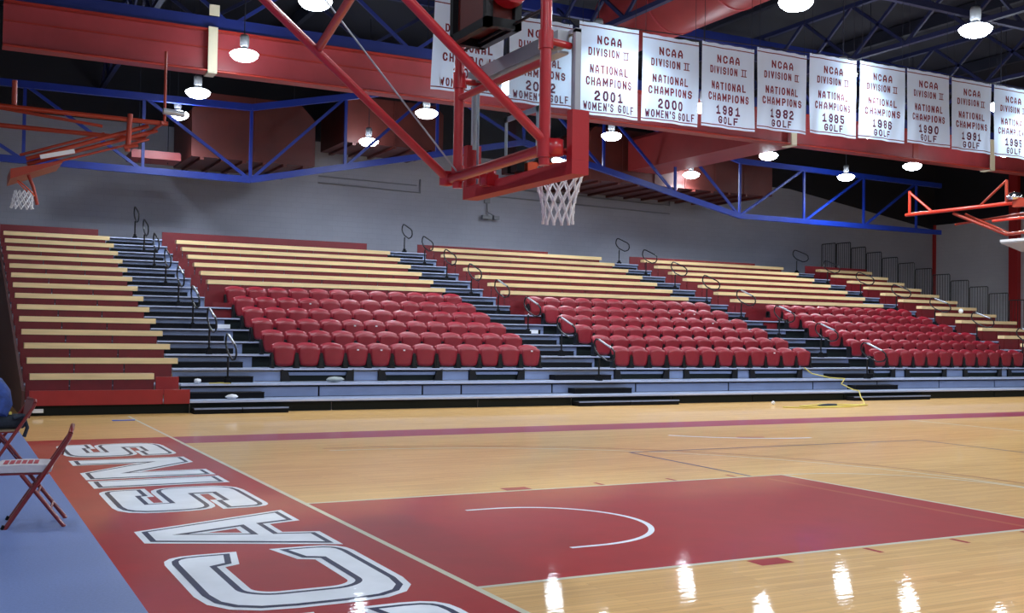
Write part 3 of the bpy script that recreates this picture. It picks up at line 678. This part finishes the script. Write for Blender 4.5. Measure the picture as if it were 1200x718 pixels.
for i, (x0, x1, z0, z1, yr, wom) in enumerate(BAN):
    W = x1 - x0; H = z1 - z0; ph = i * 1.7
    t = thing('championship_banner', "white %s banner reading %s, %s" % ("women's golf" if wom else 'golf', yr, 'leftmost of the row' if i == 0 else '%s from the left in the row' % ORD[i + 1]), 'banner', (x0 + W / 2, 10.9, z0), 0, 'white championship banners hung in a row')
    dep = lambda x, z, ph=ph, H=H: .022 * math.sin(x * 5.5 + ph + z * 1.3) * (.35 + .65 * (1 - z / H)) + .016 * math.sin(x * 13 + ph * 2 - z * 2.2) * (.3 + .7 * (1 - z / H))
    nx, nz = 24, 16; vs = []; fs = []
    for a in range(nz + 1):
        for b in range(nx + 1):
            x = -W / 2 + W * b / nx; z = H * a / nz
            sag = -.012 * math.sin(math.pi * b / nx * 4) ** 2 * (a / nz) ** 8
            lean = (-.05 * (1 - a / nz)) if i == 0 else 0
            vs.append((x + lean, dep(x, z), z + sag))
    for a in range(nz):
        for b in range(nx): q = a * (nx + 1) + b; fs.append((q, q + 1, q + nx + 2, q + nx + 1))
    part('cloth', MB().add(vs, fs, True), M_cloth, t)
    for x in (-W / 2 + .08, W / 2 - .08): part('hanging_cord', MB().tube([(x, 0, H - .03), (x, 0, 10.0 - z0)], .006, 5), M_steeldk, t)
    for z in (.045, H - .10):
        mb = MB(); sv = []
        for b in range(nx + 1):
            x = -W / 2 + W * b / nx; lean = (-.05 * (1 - z / H)) if i == 0 else 0
            sv += [(x + lean, dep(x, z) - .005, z), (x + lean, dep(x, z) - .005, z + .022)]
        part('border_stripe', mb.add(sv, [(2 * b, 2 * b + 2, 2 * b + 3, 2 * b + 1) for b in range(nx)]), M_letter, t)
    lines = [('NCAA', .42, .105, .18), ('DIVISION', .52, .10, .315), ('NATIONAL', .64, .105, .50), ('CHAMPIONS', .77, .105, .635), (yr, .46, .125, .785)]
    lines.append(("WOMEN'S GOLF", .86, .10, .905) if wom else ('GOLF', .38, .10, .905))
    for txt, wf, hf, vf in lines:
        cx = -.09 * W if txt == 'DIVISION' else 0
        v_, f_ = text_mesh(txt, wf * W, hf * H * .88, cx, H * (1 - vf), dep, None)
        o = part('lettering', MB().add(v_, f_), M_letter if (txt != yr and 'GOLF' not in txt) or i < 1 else M_letter2, t)
    # roman numeral with slab bars
    zc = H * (1 - .315); hh = .10 * H * .88 / 2; cx = .285 * W
    for a, b, c_, d in ((cx - .045, cx - .02, zc - hh, zc + hh), (cx + .02, cx + .045, zc - hh, zc + hh), (cx - .08, cx + .08, zc + hh - .02, zc + hh), (cx - .08, cx + .08, zc - hh, zc - hh + .02)):
        y = dep((a + b) / 2, zc) - .007; part('lettering', MB().add([(a, y, c_), (b, y, c_), (b, y, d), (a, y, d)], [(0, 1, 2, 3)]), M_letter, t)

# ------------------------------------------------------------------ lamps
bowl_me = MB().lathe([(.001, .085), (.16, .08), (.27, .05), (.33, .0), (.32, -.035), (.29, -.08), (.22, -.135), (.12, -.165), (.001, -.175)], n=20).mesh('lens', M_lamp)
hood_me = MB().lathe([(.001, .14), (.09, .13), (.17, .095), (.17, .083), (.001, .09)], n=20).mesh('reflector', M_hood)
ball_me = MB().lathe([(.001, .46), (.09, .45), (.11, .40), (.11, .20), (.07, .13), (.001, .13)], n=12).mesh('ballast', M_hood)
hook_me = MB().tube([(0, 0, .46), (0, 0, 4.15)], .014, 6).mesh('stem', M_steeldk)
LAMPS = [(3.0, 17.1, 'in front of the left part of the red girder'), (2.9, 21.8, 'below the left part of the girder'), (3.0, 25.2, 'beside the folded side hoop on the left'),
         (3.2, 12.3, 'at the top edge where the goal brace crosses'), (9.3, 21.0, 'below the girder just left of the backboard'), (9.5, 26.4, 'small, near the wall left of the backboard'),
         (9.5, 16.4, 'between the two leftmost banners'), (15.8, 21.1, 'just right of the backboard below the girder'), (15.6, 16.1, 'between the 2000 and 1981 banners'),
         (16.2, 11.4, 'glowing through the seventh banner from the left'), (15.6, 7.1, 'large, top right above the 1991 banner'), (22.5, 21.3, 'below the 1982 banner'),
         (23.0, 26.4, 'in front of the big red duct box'), (28.4, 23.5, 'third from right below the girder'), (28.4, 20.2, 'second from right below the girder'),
         (11.2, 7.6, 'cut by the top edge above the banners'), (9.4, 11.8, 'veiled by the cloth reading 2001'), (22.3, 11.7, 'close behind the last banner at the right edge'), (22.3, 16.4, 'behind the ninth banner from the left'),
         (28.6, 16.4, 'low behind the bottom hem of the rightmost banner'), (16.9, 26.2, 'behind the corner of the backboard')]
cols = ['leftmost', 'second', 'third', 'fourth', 'rightmost']
for a_, x in enumerate((-4.5, 2.5, 10, 17.5, 26)):
    for b_, y in enumerate((1.0, -6, -13)):
        if a_ == 0 and b_ == 0: continue
        LAMPS.append((x, y, 'outside the picture, %s column, %s row behind the goal' % (cols[a_], ORD[b_ + 1])))
LAMPS += [(-5.0, 5.0, 'outside the picture, added to brighten the left floor'), (34.5, 6, 'outside the picture, far right over the court, nearer the sideline'), (34.5, -4, 'outside the picture, far right, near the hall middle'), (28.5, 9, 'outside the picture, right of all the banners')]  # first one is an unseen extra, added to brighten the left floor
lamp_data = bpy.data.lights.new('lamp_bulb', 'SPOT'); lamp_data.energy = SPOT; lamp_data.color = LAMP_COL[:3]; lamp_data.shadow_soft_size = .16
lamp_data.spot_size = math.radians(168); lamp_data.spot_blend = .55
for x, y, d in LAMPS:
    t = thing('high_bay_lamp', 'white glowing high bay lamp ' + d, 'lamp', (x, y, 8.05), 0, 'high bay lamps')
    link('lens', bowl_me, t); link('reflector', hood_me, t); link('ballast', ball_me, t); link('stem', hook_me, t)
    link('bulb', lamp_data, t, (0, 0, -.19))

# ------------------------------------------------------------------ main basketball goal
PX = .95; YA, YB = .66, -.90
gl = thing('basketball_goal', 'large ceiling-hung basketball goal with glass backboard and red frame', 'basketball hoop')
part('backboard_glass', MB().box(1.215, 1.235, -.90, .90, 2.93, 3.955), M_glass, gl)
part('board_frame', MB().box(1.20, 1.25, -.925, -.885, 3.3, 3.98).box(1.20, 1.25, .885, .925, 3.3, 3.98).box(1.20, 1.25, -.925, .925, 3.955, 3.985).box(1.20, 1.25, -.925, .925, 2.905, 2.935), M_glassf, gl)
part('top_channel', MB().box(1.10, 1.20, -.82, .80, 3.86, 3.98).box(1.10, 1.20, -.82, .80, 3.80, 3.82), M_alu, gl)
sq = MB()
for a in ((-.305, -.255, 3.05, 3.50), (.255, .305, 3.05, 3.50), (-.305, .305, 3.45, 3.50), (-.305, .305, 3.05, 3.10)): sq.box(1.236, 1.239, *a)
part('target_square', sq, M_boardline, gl)
sq = MB()
for y in (-.86, .82): sq.box(1.236, 1.239, y, y + .045, 2.95, 3.94)
part('border_line', sq, M_boardline, gl)
part('lower_padding', MB().box(1.15, 1.30, -.975, .975, 2.845, 2.955), M_pad, gl)
for y0, y1 in ((-.975, -.895), (.895, .975)): part('side_padding', MB().box(1.15, 1.30, y0, y1, 2.956, 3.34), M_pad, gl)
ZT = 9.4
part('upright', MB().tube([(PX, YB, 2.90), (PX, YB, ZT)], .044, 12), M_post, gl)
part('upright', MB().tube([(PX, YA, 2.90), (PX, YA, ZT)], .044, 12), M_post, gl)
part('lower_crossbar', MB().tube([(PX - .03, YA + .16, 2.99), (PX + .02, YB + .05, 3.03)], .045, 12), M_post, gl)
part('middle_crossbar', MB().tube([(PX, YA, 3.70), (PX, YB, 3.70)], .03, 10), M_post, gl)
part('upper_crossbar', MB().tube([(PX, YA, 4.11), (PX, YB, 4.11)], .012, 8), M_blackm, gl)
for y in (YA, YB):
    for z in (3.03, 3.86):
        part('board_arm', MB().tube([(PX, y, z), (1.20, y + (.06 if y < 0 else -.0), z)], .028, 10), M_post, gl)
        part('collar', MB().tube([(PX, y, z - .07), (PX, y, z + .07)], .058, 12), M_post, gl)
for y in (YB, .78):
    a = Vector((1.05 if y < 0 else .90, y, 3.0)); d = Vector((-1.25, 0, 1.0)) * (5.6 / 1.0)
    part('diagonal_brace', MB().tube([a, a + d], .038, 10), M_post, gl)
part('brace_crossbar', MB().tube([(-.31, .78, 4.0 + .0), (-.45, -.9, 4.21)], .035, 10), M_post, gl)
part('hinge_joint', MB().lathe([(.001, -.07), (.085, -.06), (.085, .06), (.001, .07)], (1.02, YB, 3.04), 12), M_post, gl)
part('hinge_joint', MB().lathe([(.001, -.07), (.07, -.06), (.07, .06), (.001, .07)], (.91, .80, 3.0), 12), M_post, gl)
part('stay_cable', MB().tube([(.98, .62, 2.98), (-.15, .62, 4.20), (-3.0, .62, 7.3)], .008, 6), M_alu, gl)
part('rim_plate', MB().box(1.24, 1.33, -.12, .12, 2.95, 3.06), M_rim, gl)
part('rim_motor', MB().lathe([(.001, -.09), (.075, -.08), (.075, .08), (.001, .09)], (1.13, .42, 2.99), 12).box(1.08, 1.19, .33, .45, 2.9, 3.0), M_post, gl)
part('release_springs', MB().box(1.12, 1.19, -.14, -.03, 2.97, 3.12).box(1.12, 1.19, .03, .14, 2.97, 3.10), M_blackm, gl)
RC = Vector((1.60, 0, 3.05))
ring = [(RC.x + .235 * math.cos(a), RC.y + .235 * math.sin(a), RC.z) for a in [2 * math.pi * i / 28 for i in range(28)]]
rm = part('rim', MB().tube(ring, .012, 8, closed=True).bar((1.30, -.08, 3.04), (1.40, -.12, 3.045), .02, .02).bar((1.30, .08, 3.04), (1.40, .12, 3.045), .02, .02), M_rim, gl)
def net(parent, C, r0, r1, h, tilt=(0, 0), n=12, rows=5, cr=.008, levels=None):
    mb = MB()
    def P(i, k):
        v = k / rows; a = 2 * math.pi * (i + .5 * (k % 2)) / n
        r = r0 + (r1 - r0) * (1 - (1 - v) ** 1.7); 
        if k == rows: r *= 1.06
        return Vector((C[0] + r * math.cos(a) + tilt[0] * v, C[1] + r * math.sin(a) + tilt[1] * v, C[2] - h * v))
    for k in range(rows):
        for i in range(n):
            a = P(i, k)
            for q in ((i, k + 1), (i - 1 if k % 2 == 0 else i + 1, k + 1)): mb.tube([a, P(q[0] % n, q[1])], cr, 5, cap=False)
    for k in range(1, rows + 1):
        for i in range(n): mb.tube([P(i, k) + Vector((0, 0, .012)), P(i, k) - Vector((0, 0, .012))], cr * 1.7, 5)
    return part('net', mb, M_net, parent)
net(gl, (1.60, 0, 3.04), .232, .125, .46)

# shot clock over the board
t = thing('shot_clock', 'boxy dark red shot clock in black frame above the backboard', 'shot clock', (0.86, -.02, 4.10))
W2, D2, H2 = .32, .13, .80
part('casing', MB().box(-D2 + .02, D2 - .02, -W2 + .02, W2 - .02, .04, H2), M_red_clock, t)
fr = MB()
for a in (-D2, D2):
    for b in (-W2, W2): fr.box(a - .03, a + .03, b - .03, b + .03, 0, H2 + .03)
    for z in (0, H2): fr.box(a - .03, a + .03, -W2 - .03, W2 + .03, z - .03, z + .045)
for b in (-W2, W2):
    for z in (0, H2): fr.box(-D2 - .03, D2 + .03, b - .03, b + .03, z - .03, z + .045)
part('frame', fr, M_blackm, t)
part('horn', MB().tube([(.03, -W2 - .02, .30), (.03, -W2 - .14, .30)], [.17, .15], 18), M_post, t)
part('hanger', MB().tube([(0, -.3, H2), (0, -.3, 1.9)], .02, 8).tube([(0, .3, H2), (0, .3, 1.9)], .02, 8), M_blackm, t)

# ------------------------------------------------------------------ folded side goal, left
g2 = thing('side_basketball_goal', 'folded orange-red side basketball goal hanging at the far left', 'basketball hoop', (0, 16, 0))
def tb(nm, pts, r, m=M_orange, par=None): return part(nm, MB().tube(pts, r, 8), m, par or g2)
tb('track_rail', [(-2.6, 0, 6.06), (1.12, 0, 6.03)], .05); tb('track_rail', [(-2.6, .5, 5.75), (.75, .5, 5.73)], .05)
tb('track_rail', [(-2.4, .9, 6.2), (-.1, .9, 6.0)], .035); tb('track_rail', [(1.0, -.1, 6.03), (.7, .9, 5.78)], .035)
tb('folded_mast', [(-1.65, 0, 5.02), (.75, .2, 5.98)], .045); tb('folded_mast', [(-1.62, .2, 4.95), (.95, .3, 5.92)], .045); tb('folded_mast', [(-1.75, .4, 5.15), (-.1, .5, 5.78)], .03)
tb('folded_mast', [(-1.2, .1, 4.98), (.8, .4, 5.72)], .025)
tb('hanger_post', [(-1.9, 0, 6.1), (-1.9, 0, 6.6)], .05); tb('hanger_post', [(1.05, 0, 6.0), (1.05, 0, 7.6)], .03)
tb('hanger_post', [(.30, -.05, 5.35), (.34, -.05, 6.15)], .055); tb('knuckle', [(.22, -.1, 5.42), (.50, -.1, 5.50)], .045)
tb('end_arm', [(-2.2, .4, 6.2), (-2.3, .3, 5.0)], .045)
part('backboard', MB().prism([(-1.95, -.4, 4.55), (-1.0, -.4, 4.95), (-.98, -.4, 5.0), (-1.95, -.4, 4.75)], (0, 1.35, 0)), M_orange, g2)
o = part('board_edge', MB().bar((-1.42, -.45, 5.02), (-.78, -.45, 5.2), .05, .085), M_tag, g2); o['label'] = 'white edge strip'
tb('rim_arm', [(-1.62, .0, 4.75), (-1.50, .0, 4.45), (-1.42, 0, 4.10)], .035)
cxr = (-1.64, 0, 4.42)
rr = [Vector((cxr[0] + .2 * math.cos(a) * .82 , .2 * math.sin(a), cxr[2] - .2 * math.cos(a) * .75)) for a in [2 * math.pi * i / 20 for i in range(20)]]
part('rim', MB().tube(rr, .012, 6, closed=True), M_rim, g2)
net(g2, (-1.68, 0, 4.36), .17, .20, .34, tilt=(-.03, 0), rows=4, cr=.012)
tb('motor', [(1.0, -.1, 6.28), (1.45, -.1, 6.25)], .07, M_alu)

# right side goal
g3 = thing('side_basketball_goal', 'folded bright orange-red side goal frame hanging at the right edge', 'basketball hoop', (24, 0, 0))
def tb3(nm, pts, r, m=M_orange2): return part(nm, MB().tube(pts, r, 8), m, g3)
tb3('track_rail', [(0, 16.5, 5.60), (0, 10.0, 5.60)], .055)
tb3('hanger_post', [(0, 16.35, 5.6), (0, 16.35, 6.35)], .045); tb3('hanger_brace', [(0, 16.35, 6.3), (0, 15.5, 5.64)], .04)
tb3('hanger_post', [(0, 12.82, 5.6), (0, 12.82, 6.28)], .045, M_orange); tb3('hanger_brace', [(0, 12.82, 6.28), (0, 13.7, 5.64)], .035, M_orange)
tb3('folded_mast', [(.1, 14.75, 5.50), (.1, 12.9, 4.72), (.1, 12.2, 4.75)], .05, M_orange); tb3('folded_mast', [(.2, 14.4, 5.45), (.2, 12.75, 4.7)], .035, M_orange)
tb3('folded_mast', [(.3, 14.85, 5.18), (.3, 12.6, 5.30), (.3, 11.5, 5.30)], .035, M_orange)
tb3('folded_mast', [(-.1, 13.2, 5.12), (-.1, 11.0, 5.15)], .04, M_orange2)
part('backboard_edge', MB().bar((0, 13.0, 4.53), (0, 11.0, 4.53), .06, .07), M_tag, g3)
part('backboard', MB().prism([(0, 13.0, 4.5), (0, 11.0, 4.5), (.9, 11.0, 4.3), (.9, 13.0, 4.3)], (0, 0, -.04)), M_glassf, g3)
part('motor', MB().lathe([(.001, .24), (.16, .20), (.22, .1), (.22, 0), (.001, 0)], (0, 12.55, 5.68), 14), M_chrome, g3)
part('clamp', MB().box(-.1, .1, 12.1, 12.55, 5.46, 5.7), M_orange, g3)

# ------------------------------------------------------------------ folding chair
def folding_chair(label, loc, rz, seatm, pads, printed):
    t = thing('folding_chair', label, 'chair', loc, rz, 'metal folding chairs on the blue floor')
    # faces -X; width along Y
    for y in (0, .46):
        part('front_frame', MB().tube([(-.47, y, .0), (-.02, y, .70), (.0, y, .755)], .019, 8), M_chrred, t)
        part('rear_leg', MB().tube([(-.36, y + (.02 if y == 0 else -.02), .43), (-.03, y + (.02 if y == 0 else -.02), .0)], .017, 8), M_chrred, t)
        part('foot_cap', MB().tube([(-.485, y, 0), (-.47, y, .03)], .018, 8), M_black, t)
    part('top_rail', MB().tube([(.0, 0, .755), (.005, .03, .785), (.005, .43, .785), (0, .46, .755)], .019, 8), M_chrred, t)
    pts = []; mb = MB()
    mb.prism([(-.065, .01, .585), (-.015, .01, .775), (-.001, .01, .77), (-.05, .01, .58)], (0, .44, 0)); part('backrest', mb, M_chrred, t)
    for z, x in ((.14, -.137), (.27, -.237)): part('rear_crossbar', MB().tube([(x, .02, z), (x, .44, z)], .011, 8), M_chrred, t)
    part('front_crossbar', MB().tube([(-.36, 0, .17), (-.36, .46, .17)], .011, 8), M_chrred, t)
    part('seat_pan', MB().box(-.55, -.16, .025, .435, .425, .44), M_chrred, t)
    if pads:
        mb = MB(); nx = 8; F = []
        prof = [(-.56, .445), (-.565, .462), (-.56, .485), (-.53, .502), (-.35, .508), (-.17, .502), (-.14, .485), (-.135, .462), (-.14, .445)]
        mb.prism([(x, .02, z) for x, z in prof][::-1], (0, .42, 0)); part('seat_cushion', mb, seatm, t)
        if printed:
            pr = MB()
            for a in range(6): pr.box(-.50 + a * .045, -.467 + a * .045, .10, .34, .507, .5095)
            o = part('seat_print', pr, M_print, t)
    else: part('seat_board', MB().box(-.555, -.155, .02, .44, .441, .455), seatm, t)
    return t
folding_chair('red metal folding chair with pale padded seat nearest the camera on blue floor', (-2.12, 1.40, 0), math.radians(-7), M_cush, True, True)
folding_chair('metal folding chair with tan seat holding jacket and bag, at left edge', (-2.12, 5.25, 0), math.radians(6), M_tan, False, False)
# jacket and bag
def blob(name, label, cat, pts, rad, m, loc):
    o = part(name, MB().tube(pts, rad, 12), m, None); o.location = loc; return tag(o, label, cat)
blob('jacket', 'crumpled blue jacket heaped on the tan folding chair at left edge', 'jacket', [(-.10, .05, .0), (-.09, .12, .12), (-.11, .22, .26), (-.13, .30, .33), (-.16, .36, .34)], [.10, .15, .15, .12, .03], M_blue, (-2.40, 5.27, .60))
t = thing('duffel_bag', 'small dark rolled bag lying on the tan folding chair', 'bag', (-2.35, 5.35, .455))
part('body', MB().tube([(-.16, 0, .09), (-.13, 0, .09), (.12, .05, .09), (.155, .05, .09)], [.05, .085, .085, .05], 14), M_dkcloth, t)
part('strap', MB().tube([(.02, -.06, .13), (.12, -.08, .16), (.16, -.06, .02), (.13, -.05, -.08)], .022, 8), M_dkcloth, t)
part('buckle', MB().box(-.03, .0, -.03, .0, .17, .20), M_yellow, t)
# ------------------------------------------------------------------ small things
t = tag(bx('paper_sheet', M_paper, None, -1.60, -1.42, YF - .05, YF + .028, .06, .125), 'small white paper stuck to the black kick panel at far left', 'paper')
tag(bx('blue_tape_scrap', mat('blue_tape', (.02, .08, .5), rough=.6), None, -.42, -.05, 11.75, 11.85, .001, .012), 'scrap of blue tape on the floor beyond the painted letters', 'tape')
def crumple(name, label, cat, loc, r, m, sx=1, sy=1, sz=.6):
    mb = MB(); n = 8; vs = []; fs = []
    for i in range(5):
        for k in range(n):
            a = math.pi * i / 4; b = 2 * math.pi * k / n; q = r * random.uniform(.75, 1.1)
            vs.append((q * math.sin(a) * math.cos(b) * sx, q * math.sin(a) * math.sin(b) * sy, r * sz + r * sz * math.cos(a) * .99))
    for i in range(4):
        for k in range(n): fs.append((i * n + k, (i + 1) * n + k, (i + 1) * n + (k + 1) % n, i * n + (k + 1) % n))
    mb.add(vs, fs); o = part(name, mb, m, None); o.location = loc; return tag(o, label, cat)
crumple('crumpled_paper', 'crumpled white paper on the second deck of the leftmost aisle', 'paper', (1.53, Yj(1) + .2, Zj(1)), .09, M_paper)
crumple('crumpled_paper', 'crumpled white paper on the lowest deck of the leftmost aisle', 'paper', (2.05, Yj(0) + .35, Zj(0)), .09, M_paper, 1.4)
crumple('paper_cup', 'white crumpled cup on a bench of the rightmost bank', 'cup', (31.55, Yj(8) + .1, ZB + RISE * 7), .10, M_paper, 1, 1, 1)
crumple('sock_bundle', 'pale grey bundle lying on the platform left of the first chair block recess', 'cloth', (4.45, Yj(1) + .3, Zj(1)), .11, mat('grey_cloth', (.32, .36, .36), rough=.8), 2.0, .8, .6)
for X, j, lb in ((2.98, 6, 'leftmost'), (11.55, 6, 'second')):
    tag(bx('step_label', M_tag, None, X - .17, X + .13, Yj(j) - .33, Yj(j) - .317, Zj(j - 1) + .02, Zj(j - 1) + .12), 'white paper label on a black half step of the %s aisle' % lb, 'label')
tag(part('loose_cord', MB().tube([(1.75, Yj(1) + .15, Zj(1) + .01), (1.95, Yj(1) + .05, Zj(1) + .02), (2.15, Yj(1) + .0, Zj(1) + .012)], .012, 6), M_yellow, None), 'short tan cord on the second deck of the leftmost aisle', 'cord')
tag(part('extension_cord', MB().tube([(18.35, Yj(2) - .06, Zj(2) + .02), (18.6, Yj(2) - .1, Zj(2) - .15), (19.0, Yj(1) + .5, Zj(1) + .02), (19.0, Yj(1) - .05, Zj(1) + .02), (18.8, Yj(1) - .12, Zj(1) - .12), (18.85, Yj(0) + .4, Zj(0) + .02), (18.6, Yj(0) - .05, Zj(0) + .02),
     (18.35, YF - .36, .10), (18.3, YF - .5, .015), (17.2, 11.6, .015), (16.4, 11.2, .015), (15.4, 11.1, .015), (14.9, 11.4, .015), (15.9, 11.7, .03), (17.0, 11.3, .02), (16.0, 10.9, .02), (14.6, 10.9, .015), (14.3, 11.3, .015)], .016, 6), M_yellow, None),
    'yellow extension cord running down the platform and looped on the floor', 'cord')
crumple('black_glove', 'flat dark object lying in the loops of the yellow cord', 'bag', (15.75, 11.35, 0), .14, M_dkcloth, 2.6, .6, .25)
crumple('floor_scrap', 'small white scrap on the floor left of the yellow cord', 'paper', (14.75, 12.15, 0), .05, M_paper, 1, 1, 1)
